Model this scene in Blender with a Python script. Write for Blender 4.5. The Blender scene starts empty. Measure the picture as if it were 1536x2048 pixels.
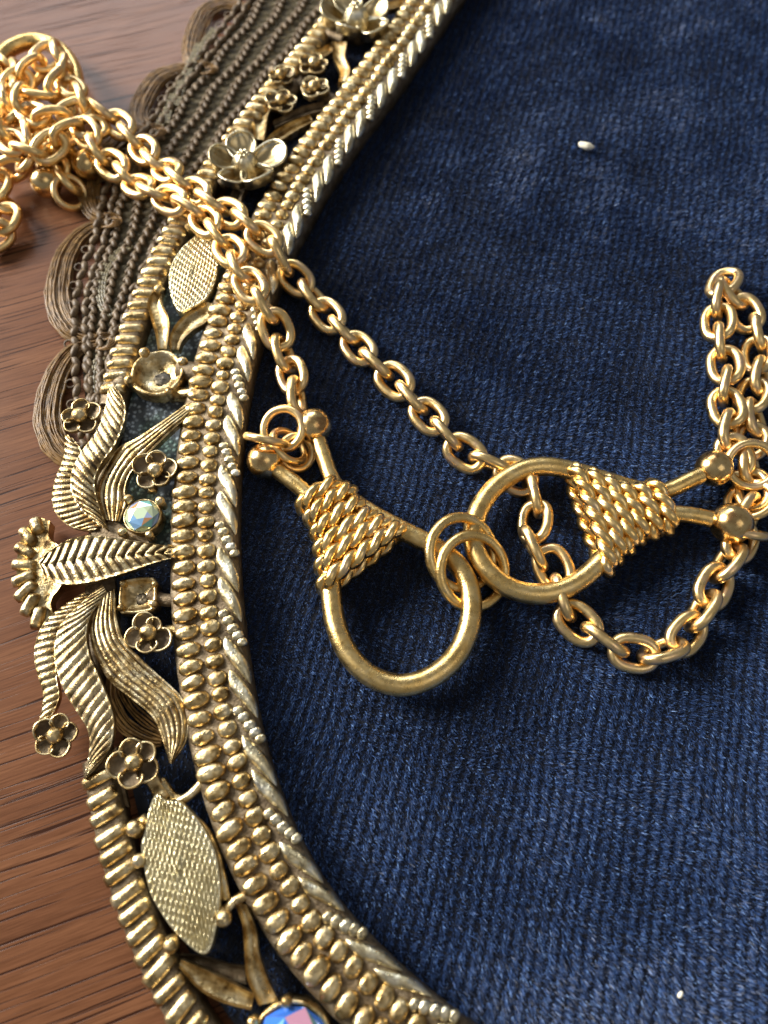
import bpy, math, random
import numpy as np
from mathutils import Vector, Matrix

random.seed(7); rng = np.random.default_rng(7)
MM = 0.001
sc = bpy.context.scene
COL = sc.collection

# ------------------------------------------------------------------ camera
F = 1500.0; TAN = 2.88e-4 * F; TH = math.atan(TAN); CT, ST = math.cos(TH), math.sin(TH)
H = F * CT / 14.0                                   # camera height over the table, mm
cam = bpy.data.cameras.new('camera'); camo = bpy.data.objects.new('camera', cam); COL.objects.link(camo)
camo.location = (0, -H * TAN * MM, H * MM); camo.rotation_euler = (TH, 0, 0)
cam.sensor_fit = 'VERTICAL'; cam.sensor_height = 36.0; cam.sensor_width = 27.0; cam.lens = 36.0 * F / 2048.0
cam.clip_start = 0.005; cam.clip_end = 20.0
cam.dof.use_dof = True; cam.dof.focus_distance = (H / CT - 6.0) * MM; cam.dof.aperture_fstop = 19.0
sc.camera = camo
sc.render.resolution_x = 768; sc.render.resolution_y = 1024

# ------------------------------------------------------------------ world and lamps
w = bpy.data.worlds.new('World'); sc.world = w; w.use_nodes = True
bg = w.node_tree.nodes['Background']; bg.inputs[0].default_value = (0.92, 0.93, 0.96, 1); bg.inputs[1].default_value = 0.19
def area(name, loc, target, sx, sy, power, col):
    l = bpy.data.lights.new(name, 'AREA'); l.shape = 'RECTANGLE'; l.size = sx; l.size_y = sy; l.energy = power; l.color = col
    o = bpy.data.objects.new(name, l); COL.objects.link(o); o.location = loc
    o.rotation_euler = (Vector(target) - Vector(loc)).to_track_quat('-Z', 'Y').to_euler()
    return o
area('window_light', (-1.14, 0.52, 0.62), (0, 0.0, 0), 0.60, 0.62, 50.0, (1.0, 0.97, 0.92))
area('sheen_fill', (-0.40, 1.35, 0.85), (0, 0.02, 0), 0.9, 0.5, 11.0, (0.88, 0.94, 1.0))  # added fill lamp: sheen on velvet and metal, glare on the far wood
area('overhead_fill', (0.5, -0.5, 1.2), (0, 0, 0), 0.7, 0.7, 1.3, (1.0, 0.92, 0.82))  # added overhead softbox, a weak warm fill for the metal
vs = sc.view_settings; vs.view_transform = 'Standard'; vs.look = 'None'; vs.exposure = 0.0; vs.gamma = 1.0; vs.use_curve_mapping = False

# ------------------------------------------------------------------ pixel -> place (px in the 1536 x 2048 photograph, z in mm)
def P(px, py, z=0.0):
    px = np.asarray(px, float); py = np.asarray(py, float); z = np.asarray(z, float)
    u = (px - 768) / F; v = -(py - 1024) / F
    dx, dy, dz = u, ST + v * CT, -CT + v * ST
    k = (z - H) / dz
    return np.stack(np.broadcast_arrays(dx * k, dy * k - H * TAN, z), -1)
def SC(px, py, z=4.0):                              # pixels per mm across, at a place
    a = P(px, py, z); b = P(px + 1, py, z); return 1.0 / float(np.linalg.norm(b - a))
def PP(pts): 
    a = np.array([(p[0], p[1], p[2]) for p in pts], float); return P(a[:, 0], a[:, 1], a[:, 2])
def catmull(pts, n=8, closed=False):
    p = np.asarray(pts, float); out = []
    m = len(p)
    if not closed: p = np.vstack([2 * p[0] - p[1], p, 2 * p[-1] - p[-2]])
    rngs = range(m) if closed else range(m - 1)
    for i in rngs:
        if closed: a, b, c, d = p[(i - 1) % m], p[i], p[(i + 1) % m], p[(i + 2) % m]
        else: a, b, c, d = p[i], p[i + 1], p[i + 2], p[i + 3]
        for t in np.arange(n) / n:
            out.append(0.5 * ((2 * b) + (c - a) * t + (2 * a - 5 * b + 4 * c - d) * t * t + (3 * b - a - 3 * c + d) * t ** 3))
    if not closed: out.append(p[-2])
    return np.array(out)
def resample(p, n=None, step=None):
    p = np.asarray(p, float); d = np.r_[0, np.cumsum(np.linalg.norm(np.diff(p, axis=0), axis=1))]
    s = np.linspace(0, d[-1], n) if n else np.arange(0, d[-1], step)
    return np.stack([np.interp(s, d, p[:, k]) for k in range(p.shape[1])], -1)
def frames(p, closed=False):
    if closed: t = np.roll(p, -1, 0) - np.roll(p, 1, 0)
    else: t = np.gradient(p, axis=0)
    t /= np.linalg.norm(t, axis=1, keepdims=True) + 1e-12
    up = np.array([0, 0, 1.0]); n = np.empty_like(t)
    ref = np.cross(t[0], up); ref = ref if np.linalg.norm(ref) > 1e-3 else np.array([1.0, 0, 0])
    ref /= np.linalg.norm(ref)
    for i in range(len(p)):
        r = ref - t[i] * (ref @ t[i]); r /= np.linalg.norm(r) + 1e-12; n[i] = r; ref = r
    return t, n, np.cross(t, n)

# ------------------------------------------------------------------ mesh collector (mm, world)
class MB:
    def __init__(s): s.v = []; s.f = []; s.m = []; s.n = 0
    def add(s, v, f, mi=0):
        v = np.asarray(v, float).reshape(-1, 3); s.v.append(v)
        s.f += [tuple(i + s.n for i in q) for q in f]; s.m += [mi] * len(f); s.n += len(v); return s
    def tube(s, path, r, k=8, closed=False, cap=True, mi=0, squash=None):
        p = np.asarray(path, float); t, n, b = frames(p, closed); m = len(p)
        r = np.broadcast_to(np.asarray(r, float), (m,))
        a = np.arange(k) / k * 2 * math.pi
        v = p[:, None] + r[:, None, None] * (np.cos(a)[None, :, None] * n[:, None] + np.sin(a)[None, :, None] * b[:, None])
        f = []
        for i in range(m if closed else m - 1):
            j = (i + 1) % m
            for q in range(k): f.append((i * k + q, i * k + (q + 1) % k, j * k + (q + 1) % k, j * k + q))
        if closed:                                          # twist-match the seam
            pass
        elif cap: f += [tuple(range(k - 1, -1, -1)), tuple((m - 1) * k + q for q in range(k))]
        return s.add(v, f, mi)
    def ball(s, c, r, nu=16, nv=10, M=None, mi=0, half=False):
        v = []; f = []
        top = math.pi / 2
        for j in range(nv + 1):
            ph = top - j / nv * (math.pi * (0.62 if half else 1.0))
            for i in range(nu):
                th = i / nu * 2 * math.pi
                v.append((math.cos(ph) * math.cos(th), math.cos(ph) * math.sin(th), math.sin(ph)))
        v = np.array(v) * np.asarray(r, float)
        if M is not None: v = v @ np.asarray(M).T
        v = v + np.asarray(c, float)
        for j in range(nv):
            for i in range(nu): f.append((j * nu + i, (j + 1) * nu + i, (j + 1) * nu + (i + 1) % nu, j * nu + (i + 1) % nu))
        return s.add(v, f, mi)
    def grid(s, g, mi=0, skirt=None, closed_u=False):
        a, b = g.shape[:2]; f = []
        for i in range(a - 1):
            for j in range(b - 1 + closed_u): f.append((i * b + j, i * b + (j + 1) % b, (i + 1) * b + (j + 1) % b, (i + 1) * b + j))
        s.add(g.reshape(-1, 3), f, mi)
        if skirt:
            ring = np.concatenate([g[0, :], g[1:, -1], g[-1, -2::-1], g[-2:0:-1, 0]]); m = len(ring)
            low = ring.copy(); low[:, 2] = ring[:, 2] - skirt
            c = ring.mean(0); low[:, :2] = c[:2] + (low[:, :2] - c[:2]) * 0.985
            s.add(np.vstack([ring, low]), [(i, (i + 1) % m, m + (i + 1) % m, m + i) for i in range(m)] + [tuple(m + i for i in range(m))], mi)
        return s
    def mesh(s, name, mats, smooth=True, origin=None):
        v = np.vstack(s.v); o = v.mean(0) if origin is None else np.asarray(origin, float)
        me = bpy.data.meshes.new(name); me.from_pydata(((v - o) * MM).tolist(), [], s.f)
        for m in (mats if isinstance(mats, (list, tuple)) else [mats]): me.materials.append(m)
        me.polygons.foreach_set('use_smooth', [smooth] * len(me.polygons))
        if max(s.m): me.polygons.foreach_set('material_index', s.m)
        me.update(); return me, o
WL = {}                                                     # world place (mm) of every object made here
def place(name, me, o, parent=None, rot=None, scale=None):
    ob = bpy.data.objects.new(name, me); COL.objects.link(ob)
    o = np.asarray(o, float); base = WL[parent] if parent else np.zeros(3)
    if parent: ob.parent = parent
    if rot is not None:
        M = Matrix([list(map(float, r)) for r in rot]).to_4x4()
        if scale is not None: M = M @ Matrix.Diagonal((scale[0], scale[1], scale[2], 1))
        M.translation = Vector((o - base) * MM); ob.matrix_basis = M
    else: ob.location = Vector((o - base) * MM)
    WL[ob] = o; return ob
def build(mb, name, mats, parent=None, smooth=True):
    me, o = mb.mesh(name, mats, smooth); return place(name, me, o, parent)
def empty(name, o):
    return place(name, None, o)
def tag(o, label=None, cat=None, group=None, kind=None):
    for k, v in (('label', label), ('category', cat), ('group', group), ('kind', kind)):
        if v: o[k] = v
    return o

# ------------------------------------------------------------------ materials
def node(nt, t, **kw):
    n = nt.nodes.new(t)
    for k, v in kw.items(): setattr(n, k, v)
    return n
def newmat(name):
    m = bpy.data.materials.new(name); m.use_nodes = True; nt = m.node_tree
    return m, nt, nt.nodes['Principled BSDF']
def ramp(nt, fac, stops):
    r = node(nt, 'ShaderNodeValToRGB'); e = r.color_ramp.elements
    while len(e) < len(stops): e.new(0.5)
    for i, (p, c) in enumerate(stops): e[i].position = p; e[i].color = (*c, 1)
    nt.links.new(fac, r.inputs[0]); return r.outputs[0]
def coords(nt, jitter=True):
    tc = node(nt, 'ShaderNodeTexCoord')
    if not jitter: return tc.outputs['Object']
    oi = node(nt, 'ShaderNodeObjectInfo'); a = node(nt, 'ShaderNodeVectorMath', operation='MULTIPLY_ADD')
    cx = node(nt, 'ShaderNodeCombineXYZ')
    for i in range(3): nt.links.new(oi.outputs['Random'], cx.inputs[i])
    nt.links.new(cx.outputs[0], a.inputs[0]); a.inputs[1].default_value = (0.37, 0.61, 0.83); nt.links.new(tc.outputs['Object'], a.inputs[2])
    return a.outputs[0]
def noise(nt, vec, scale, detail=4, rough=0.6):
    n = node(nt, 'ShaderNodeTexNoise'); n.inputs['Scale'].default_value = scale; n.inputs['Detail'].default_value = detail; n.inputs['Roughness'].default_value = rough
    nt.links.new(vec, n.inputs['Vector']); return n.outputs['Fac']
def metal(name, stops, rough=(0.2, 0.4), s1=350, s2=4000, bump=0.15, metallic=1.0, dist=0.00006):
    m, nt, b = newmat(name); v = coords(nt)
    n1 = noise(nt, v, s1, 5); nt.links.new(ramp(nt, n1, stops), b.inputs['Base Color'])
    n2 = noise(nt, v, s2, 3)
    mr = node(nt, 'ShaderNodeMapRange'); mr.inputs[1].default_value = 0.3; mr.inputs[2].default_value = 0.7
    mr.inputs[3].default_value = rough[0]; mr.inputs[4].default_value = rough[1]
    n3 = noise(nt, v, s1 * 1.7, 4); nt.links.new(n3, mr.inputs[0]); nt.links.new(mr.outputs[0], b.inputs['Roughness'])
    bp = node(nt, 'ShaderNodeBump'); bp.inputs['Strength'].default_value = bump; bp.inputs['Distance'].default_value = dist
    nt.links.new(n2, bp.inputs['Height']); nt.links.new(bp.outputs[0], b.inputs['Normal'])
    b.inputs['Metallic'].default_value = metallic
    return m
M_chain = metal('gold_chain', [(0.3, (0.84, 0.57, 0.23)), (0.5, (0.94, 0.68, 0.31)), (0.7, (0.93, 0.63, 0.40))], (0.24, 0.42), 480, 3000, 0.25)
M_clasp = metal('gold_clasp', [(0.28, (0.66, 0.42, 0.14)), (0.44, (0.86, 0.58, 0.21)), (0.58, (0.91, 0.65, 0.27)), (0.72, (0.92, 0.70, 0.36))], (0.22, 0.38), 600, 4600, 0.4, dist=0.0001)
M_ball = metal('gold_ball', [(0.36, (0.46, 0.25, 0.10)), (0.5, (0.80, 0.56, 0.24)), (0.65, (0.88, 0.66, 0.34))], (0.14, 0.3), 420, 2600, 0.2)
M_rope = metal('gold_rope', [(0.3, (0.90, 0.54, 0.15)), (0.5, (1.0, 0.71, 0.29)), (0.72, (0.92, 0.72, 0.48))], (0.2, 0.36), 420, 4200, 0.2)
M_frame = metal('antique_gold', [(0.30, (0.10, 0.055, 0.022)), (0.43, (0.47, 0.32, 0.13)), (0.56, (0.74, 0.58, 0.31)), (0.75, (0.86, 0.76, 0.54))], (0.22, 0.46), 620, 2600, 0.6, dist=0.00016)
M_pale = metal('pale_gold', [(0.28, (0.30, 0.23, 0.13)), (0.45, (0.66, 0.56, 0.34)), (0.6, (0.80, 0.74, 0.56)), (0.75, (0.74, 0.75, 0.72))], (0.22, 0.44), 520, 2600, 0.6, dist=0.00014)
M_leaf = metal('leaf_gold', [(0.30, (0.16, 0.10, 0.045)), (0.44, (0.48, 0.34, 0.15)), (0.6, (0.76, 0.62, 0.36)), (0.75, (0.84, 0.76, 0.56))], (0.22, 0.46), 520, 2600, 0.6, dist=0.00014)
M_plate = metal('stippled_gold', [(0.3, (0.60, 0.50, 0.28)), (0.5, (0.78, 0.68, 0.42)), (0.7, (0.84, 0.77, 0.54))], (0.28, 0.42), 300, 5200, 0.5)
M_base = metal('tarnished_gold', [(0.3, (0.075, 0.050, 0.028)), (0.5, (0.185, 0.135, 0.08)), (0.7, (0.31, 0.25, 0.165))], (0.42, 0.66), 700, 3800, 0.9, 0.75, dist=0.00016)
M_dark = metal('black_patina', [(0.3, (0.03, 0.026, 0.022)), (0.5, (0.09, 0.075, 0.055)), (0.7, (0.2, 0.155, 0.09))], (0.35, 0.55), 600, 6000, 0.5, 0.7)

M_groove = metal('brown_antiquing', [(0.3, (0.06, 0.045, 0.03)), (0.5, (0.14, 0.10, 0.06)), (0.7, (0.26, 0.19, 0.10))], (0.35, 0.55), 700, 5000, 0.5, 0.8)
def wood():
    m, nt, b = newmat('brown_wood'); v = coords(nt, False)
    mp = node(nt, 'ShaderNodeMapping'); mp.inputs['Rotation'].default_value = (0, 0, math.radians(-20)); nt.links.new(v, mp.inputs[0])
    wv = node(nt, 'ShaderNodeTexNoise'); wv.inputs['Scale'].default_value = 22; nt.links.new(mp.outputs[0], wv.inputs['Vector'])
    def stretch(sx, sy, amt):
        s = node(nt, 'ShaderNodeMapping'); s.inputs['Scale'].default_value = (sx, sy, 1); nt.links.new(mp.outputs[0], s.inputs[0])
        a = node(nt, 'ShaderNodeVectorMath', operation='MULTIPLY_ADD'); nt.links.new(wv.outputs['Color'], a.inputs[0])
        a.inputs[1].default_value = (0, amt, 0); nt.links.new(s.outputs[0], a.inputs[2]); return a.outputs[0]
    broad = noise(nt, stretch(9, 170, 0.5), 1.0, 6, 0.7)
    fine = noise(nt, stretch(150, 4600, 6.0), 1.0, 4, 0.65)
    pores = noise(nt, stretch(34, 2500, 6.0), 1.0, 2, 0.5)
    base = ramp(nt, broad, [(0.28, (0.115, 0.045, 0.020)), (0.45, (0.15, 0.060, 0.027)), (0.6, (0.18, 0.075, 0.034)), (0.78, (0.21, 0.093, 0.043))])
    f2 = ramp(nt, fine, [(0.34, (0.66, 0.62, 0.58)), (0.6, (1.1, 1.1, 1.1))])
    mx = node(nt, 'ShaderNodeMix', data_type='RGBA', blend_type='MULTIPLY'); mx.inputs[0].default_value = 1
    nt.links.new(base, mx.inputs[6]); nt.links.new(f2, mx.inputs[7])
    pr = ramp(nt, pores, [(0.36, (0.22, 0.17, 0.16)), (0.42, (1, 1, 1))])
    mx2 = node(nt, 'ShaderNodeMix', data_type='RGBA', blend_type='MULTIPLY'); mx2.inputs[0].default_value = 1
    nt.links.new(mx.outputs[2], mx2.inputs[6]); nt.links.new(pr, mx2.inputs[7]); nt.links.new(mx2.outputs[2], b.inputs['Base Color'])
    b.inputs['Roughness'].default_value = 0.34; b.inputs['Specular IOR Level'].default_value = 0.2
    bp = node(nt, 'ShaderNodeBump'); bp.inputs['Strength'].default_value = 0.5; bp.inputs['Distance'].default_value = 0.00005
    nt.links.new(pr, bp.inputs['Height']); nt.links.new(bp.outputs[0], b.inputs['Normal'])
    return m
M_wood = wood()

def velvet(name, pile):
    m, nt, b = newmat(name)
    if pile:
        g = node(nt, 'ShaderNodeNewGeometry')
        c = ramp(nt, g.outputs['Random Per Island'], [(0.0, (0.003, 0.007, 0.022)), (0.5, (0.013, 0.034, 0.100)), (0.88, (0.046, 0.105, 0.29)), (1.0, (0.16, 0.28, 0.54))])
        nt.links.new(c, b.inputs['Base Color']); b.inputs['Roughness'].default_value = 0.45
    else:
        b.inputs['Base Color'].default_value = (0.003, 0.005, 0.012, 1); b.inputs['Roughness'].default_value = 0.9
    b.inputs['Sheen Weight'].default_value = 0.3; b.inputs['Sheen Tint'].default_value = (0.35, 0.5, 1, 1); b.inputs['Sheen Roughness'].default_value = 0.4
    return m
M_velvet = velvet('navy_velvet_ground', False); M_pile = velvet('navy_velvet_pile', True)

def thread(name, c1, c2, rough=0.45, s=900):
    m, nt, b = newmat(name); v = coords(nt)
    nt.links.new(ramp(nt, noise(nt, v, s, 4), [(0.3, c1), (0.7, c2)]), b.inputs['Base Color'])
    b.inputs['Roughness'].default_value = rough; b.inputs['Specular IOR Level'].default_value = 0.3
    return m
M_thread = thread('bronze_thread', (0.07, 0.034, 0.010), (0.31, 0.175, 0.055), 0.34)
M_thread2 = thread('taupe_braid_thread', (0.06, 0.038, 0.02), (0.21, 0.145, 0.08), 0.5)
M_thread3 = thread('black_gold_cord', (0.012, 0.010, 0.008), (0.30, 0.24, 0.12), 0.4, 2600)
M_net = thread('olive_net', (0.045, 0.034, 0.018), (0.20, 0.16, 0.085), 0.5, 700)
M_ground = thread('brown_ground_cloth', (0.014, 0.011, 0.008), (0.26, 0.24, 0.19), 0.6, 620)
M_cloth = thread('sage_brocade', (0.035, 0.05, 0.05), (0.30, 0.36, 0.36), 0.6, 420)
M_crumb = thread('crumb', (0.72, 0.66, 0.5), (0.85, 0.8, 0.66), 0.7, 900)

def brocade():
    nt = M_cloth.node_tree; b = nt.nodes['Principled BSDF']; v = coords(nt, False)
    vo = node(nt, 'ShaderNodeTexVoronoi'); vo.inputs['Scale'].default_value = 1500; nt.links.new(v, vo.inputs['Vector'])
    big = noise(nt, v, 110, 2)
    c = ramp(nt, big, [(0.42, (0.25, 0.38, 0.33)), (0.5, (0.40, 0.48, 0.54)), (0.6, (0.50, 0.60, 0.72))])
    k_ = ramp(nt, vo.outputs['Distance'], [(0.0, (1.3, 1.3, 1.3)), (0.55, (0.18, 0.18, 0.18))])
    mx = node(nt, 'ShaderNodeMix', data_type='RGBA', blend_type='MULTIPLY'); mx.inputs[0].default_value = 1
    nt.links.new(c, mx.inputs[6]); nt.links.new(k_, mx.inputs[7]); nt.links.new(mx.outputs[2], b.inputs['Base Color'])
    bp = node(nt, 'ShaderNodeBump'); bp.inputs['Strength'].default_value = 0.8; bp.inputs['Distance'].default_value = 0.0002
    nt.links.new(k_, bp.inputs['Height']); nt.links.new(bp.outputs[0], b.inputs['Normal'])
brocade()
# ------------------------------------------------------------------ table
mb = MB(); mb.add([(-450, -350, 0), (450, -350, 0), (450, 650, 0), (-450, 650, 0), (-450, -350, -25), (450, -350, -25), (450, 650, -25), (-450, 650, -25)],
   [(0, 1, 2, 3), (7, 6, 5, 4), (0, 4, 5, 1), (1, 5, 6, 2), (2, 6, 7, 3), (3, 7, 4, 0)])
tag(build(mb, 'tabletop', M_wood, smooth=False), 'brown wood grain tabletop under the gold frame', 'table', kind='structure')

# ------------------------------------------------------------------ the oval's master line (the outer row of beads)
r1 = [(800, 40), (735, 124), (660, 225), (600, 310), (530, 420), (457, 560), (436, 625), (411, 719), (388, 833), (376, 939), (369, 1053), (367, 1150), (371, 1270), (385, 1390), (410, 1500), (445, 1612), (500, 1745), (560, 1850), (635, 1950)]
mp_ = P([p[0] for p in r1], [p[1] for p in r1], 5.3)[:, :2]
# smooth: polynomial in arc length, then run on at both ends with its end curvature
d = np.r_[0, np.cumsum(np.linalg.norm(np.diff(mp_, axis=0), axis=1))]
cx_ = np.polyfit(d, mp_[:, 0], 6); cy_ = np.polyfit(d, mp_[:, 1], 6)
ss = np.linspace(0, d[-1], 400); cur = np.stack([np.polyval(cx_, ss), np.polyval(cy_, ss)], -1)
def run_on(c, n, L, dk):
    p0, p1 = c[-2], c[-1]; a = math.atan2(p1[1] - p0[1], p1[0] - p0[0]); out = []; p = p1.copy(); st = L / n
    for i in range(n): a += dk * st; p = p + st * np.array([math.cos(a), math.sin(a)]); out.append(p.copy())
    return np.vstack([c, out])
cur = run_on(cur, 60, 55, 1 / 95.0)
cur = run_on(cur[::-1], 50, 60, -1 / 260.0)[::-1]
MASTER = resample(cur, step=0.25)
MT = np.gradient(MASTER, axis=0); MT /= np.linalg.norm(MT, axis=1, keepdims=True)
MN = np.stack([-MT[:, 1], MT[:, 0]], -1)                    # points into the oval (travelling down, inside is to the right)
if MN[len(MN) // 2, 0] < 0: MN = -MN
NL = len(MASTER)
def KIN(i): return float(np.interp(MASTER[int(i), 1], [-60, -45, -25, 0, 120], [0.70, 0.76, 0.88, 0.90, 0.90]))
def at(i, n, z): 
    i = min(max(i, 0), NL - 1); a = int(i)
    if n > 3: n = 3 + (n - 3) * KIN(a)
    q = MASTER[a] + MN[a] * n; return np.array([q[0], q[1], z])
PXY = None
def px_of(i, n, z):                                        # photo row (y) of a place, to start and stop bands
    x, y, zz = at(i, n, z); X = x; Y = y + H * TAN; Z = z - H
    dep = Y * ST - Z * CT; return 768 + F * X / dep, 1024 - F * (Y * CT + Z * ST) / dep
def loft(prof, i0, i1, step, mats, name, parent, wob=0.0):
    mbb = MB(); idx = list(range(i0, i1, step)); k = len(prof); g = np.empty((len(idx), k, 3))
    for a, i in enumerate(idx):
        for b, (n, z) in enumerate(prof): g[a, b] = at(i, n + rng.normal(0, wob), z + rng.normal(0, wob))
    mbb.grid(g, closed_u=True); mbb.add(g[0], [tuple(range(k))]); mbb.add(g[-1], [tuple(range(k))[::-1]])
    return build(mbb, name, mats, parent)

# ------------------------------------------------------------------ velvet
VZ = 1.3
edge = np.array([at(i, -10.2, VZ) for i in range(0, NL, 8)])
poly = np.vstack([edge[:, :2], [(90, edge[-1, 1]), (110, -40), (110, 120), (90, edge[0, 1])]])
vroot = empty('velvet_panel', (30, 20, 0)); tag(vroot, 'navy blue ribbed velvet panel inside the oval gold frame', 'velvet')
mb = MB(); k = len(poly)
mb.add(np.vstack([np.c_[poly, np.full(k, VZ)], np.c_[poly, np.full(k, 0.05)]]), [tuple(range(k))] + [(i, (i + 1) % k, k + (i + 1) % k, k + i) for i in range(k)])
build(mb, 'backing', M_velvet, vroot, smooth=False)
def fbm(x, y, s, seed):
    r = np.random.default_rng(seed); o = np.zeros_like(x)
    for _ in range(9):
        a = r.uniform(0, 2 * math.pi); f = r.uniform(0.5, 1.6) / s; o += np.sin((x * math.cos(a) + y * math.sin(a)) * f * 2 * math.pi + r.uniform(0, 6.28))
    return o / 4.0
def pile(n):
    x = rng.uniform(-42, 84, n); y = rng.uniform(-82, 135, n)
    # keep the ones inside the oval and in or just out of view
    Y = y + H * TAN; dep = Y * ST + (H - VZ) * CT; u = 768 + F * x / dep; v = 1024 - F * (Y * CT - (H - VZ) * ST) / dep
    ok = (u > -60) & (u < 1700) & (v > -150) & (v < 2200)
    order = np.argsort(MASTER[:, 1]); my = MASTER[order, 1]; mx = MASTER[order, 0]
    j = np.clip(np.searchsorted(my, y), 0, NL - 1); jj = order[j]
    nd = (x - MASTER[jj, 0]) * MN[jj, 0]                     # distance inside the bead line, near enough
    # nearest by projection for the steep ends
    ok &= nd > -9.0
    inner = nd > 5.5
    ok &= inner | (rng.random(n) < 0.35)
    x, y = x[ok], y[ok]; n = len(x)
    a = math.radians(15.5); xr = x * math.cos(a) - y * math.sin(a); yr = x * math.sin(a) + y * math.cos(a)
    xr = xr + 0.30 * fbm(x, y, 14, 3) + rng.normal(0, 0.10, n)
    rib = 0.5 + 0.5 * np.cos(xr / 1.36 * 2 * math.pi)
    stitch = 0.5 + 0.5 * np.cos((yr / 0.82 + 0.5 * np.floor(xr / 1.36)) * 2 * math.pi)
    keep = rng.random(n) < 0.24 + 0.76 * rib * (0.5 + 0.5 * stitch)
    x, y, rib, stitch = x[keep], y[keep], rib[keep], stitch[keep]; n = len(x)
    L = (0.38 + 0.62 * rib * (0.6 + 0.4 * stitch)) * rng.uniform(0.75, 1.2, n)
    big = fbm(x, y, 34, 5); mid = fbm(x, y, 11, 8)
    lx = 0.20 + 0.30 * big + 0.22 * mid + rng.normal(0, 0.30, n); ly = -0.55 + 0.26 * mid + 0.34 * fbm(x, y, 26, 12) + rng.normal(0, 0.26, n)
    dz = np.ones(n); D = np.stack([lx, ly, dz], -1); D /= np.linalg.norm(D, axis=1, keepdims=True)
    base = np.stack([x, y, np.full(n, VZ - 0.02)], -1); tip = base + D * L[:, None]
    th = rng.uniform(0, math.pi, n); W = np.stack([np.cos(th), np.sin(th), np.zeros(n)], -1) * (rng.uniform(0.04, 0.085, n))[:, None]
    V = np.stack([base - W, base + W, tip], 1).reshape(-1, 3) * MM
    me = bpy.data.meshes.new('pile'); me.vertices.add(3 * n); me.loops.add(3 * n); me.polygons.add(n)
    o = WL[vroot] * MM
    me.vertices.foreach_set('co', (V - o).ravel()); me.loops.foreach_set('vertex_index', np.arange(3 * n, dtype=np.int32))
    me.polygons.foreach_set('loop_start', np.arange(0, 3 * n, 3, dtype=np.int32))
    me.materials.append(M_pile); me.update(); me.validate()
    ob = place('pile', me, WL[vroot], vroot); ob['kind'] = 'stuff'
    print('pile fibres', n)
pile(2300000)

# ------------------------------------------------------------------ lace trim under the frame
trim = empty('lace_trim', P(170, 560, 0.0)); tag(trim, 'scalloped bronze thread braid trim with looped edge beneath the gold frame', 'lace trim')
def threads(path, count, half, rad, mats, name, parent, zj=0.25, k=5, lift=None):
    p = catmull(PP(path), 7); t, n, b = frames(p); n[:, 2] = 0; mbb = MB(); m = len(p); env = np.sin(np.linspace(0.22, math.pi - 0.22, m)) ** 0.6
    for c in range(count):
        u = (c + 0.5) / count * 2 - 1
        q = p + n * (u * half * env)[:, None]; q[:, 2] += 0.5 * (1 - u * u) + rng.normal(0, zj) * 0.5
        q[:, :2] += 0.10 * np.stack([fbm(q[:, 0] + 9 * c, q[:, 1], 4, c), fbm(q[:, 0], q[:, 1] + 7 * c, 4, c + 40)], -1)
        mbb.tube(q, rad * rng.uniform(0.8, 1.2), k)
    return build(mbb, name, mats, parent)
zb = 1.0
scal = [[(500, 22), (455, 8), (415, 20), (396, 52), (384, 92), (385, 122), (405, 130)],
        [(402, 136), (360, 140), (318, 156), (292, 190), (278, 228), (285, 252), (305, 258)],
        [(300, 262), (262, 262), (222, 292), (188, 338), (178, 382), (188, 424), (210, 440)],
        [(214, 448), (172, 462), (135, 505), (119, 560), (118, 610), (140, 656), (170, 674), (196, 680)],
        [(200, 690), (152, 700), (118, 740), (100, 795), (96, 845), (112, 890), (140, 918), (175, 930)]]
for s_ in scal: threads([(x, y, 0.7) for x, y in s_], 16, 2.15, 0.17, M_thread, 'scallop', trim)
threads([(x, y, 1.9) for x, y in [(228, 1352), (236, 1400), (262, 1442), (300, 1468), (330, 1480)]], 10, 1.9, 0.16, M_thread, 'scallop', trim)
curls = [(405, 138), (300, 262), (208, 442), (198, 684)]
for cx, cy in curls:
    mbb = MB(); s = SC(cx, cy)
    for r in np.linspace(0.7, 1.9, 5):
        a = np.linspace(-2.2, 2.2, 14); c = P(cx, cy, zb + 0.9)
        mbb.tube(np.stack([c[0] + 1.0 + r * np.cos(a), c[1] + r * 0.9 * np.sin(a), c[2] + 0.3 * np.sin(a * 1.5 + r * 2)], -1), 0.12, 5)
    build(mbb, 'curl', M_thread, trim)
braid = catmull(PP([(x, y, 1.2) for x, y in [(520, -60), (485, 14), (452, 60), (405, 118), (358, 176), (320, 235), (280, 290), (235, 350), (213, 415), (200, 480), (178, 540), (163, 600), (161, 655), (162, 700), (164, 750), (168, 800), (175, 860), (190, 930)]]), 10)
braid = resample(braid, step=1.85); bt, bn, bb = frames(braid)
sm = MB(); sm.ball((0, 0, 0), (1.35, 0.60, 0.55), 10, 6); stitch_me, _ = sm.mesh('stitch', M_thread2, origin=(0, 0, 0))
for col in (-1, 1):
    for i in range(0, len(braid) - 1):
        t = bt[i] + bn[i] * (0.35 * col * (1 if i % 2 else -1)); t /= np.linalg.norm(t); n = np.cross((0, 0, 1), t); n /= np.linalg.norm(n); b = np.cross(t, n)
        q = braid[i] + bn[i] * col * 0.85 + np.array([0, 0, 0.25 * (i % 2) + rng.normal(0, 0.05)])
        place('stitch', stitch_me, q, trim, rot=np.stack([t, n, b], 1), scale=(0.85 + rng.normal(0, .06), 1.0, 1.0))
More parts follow.
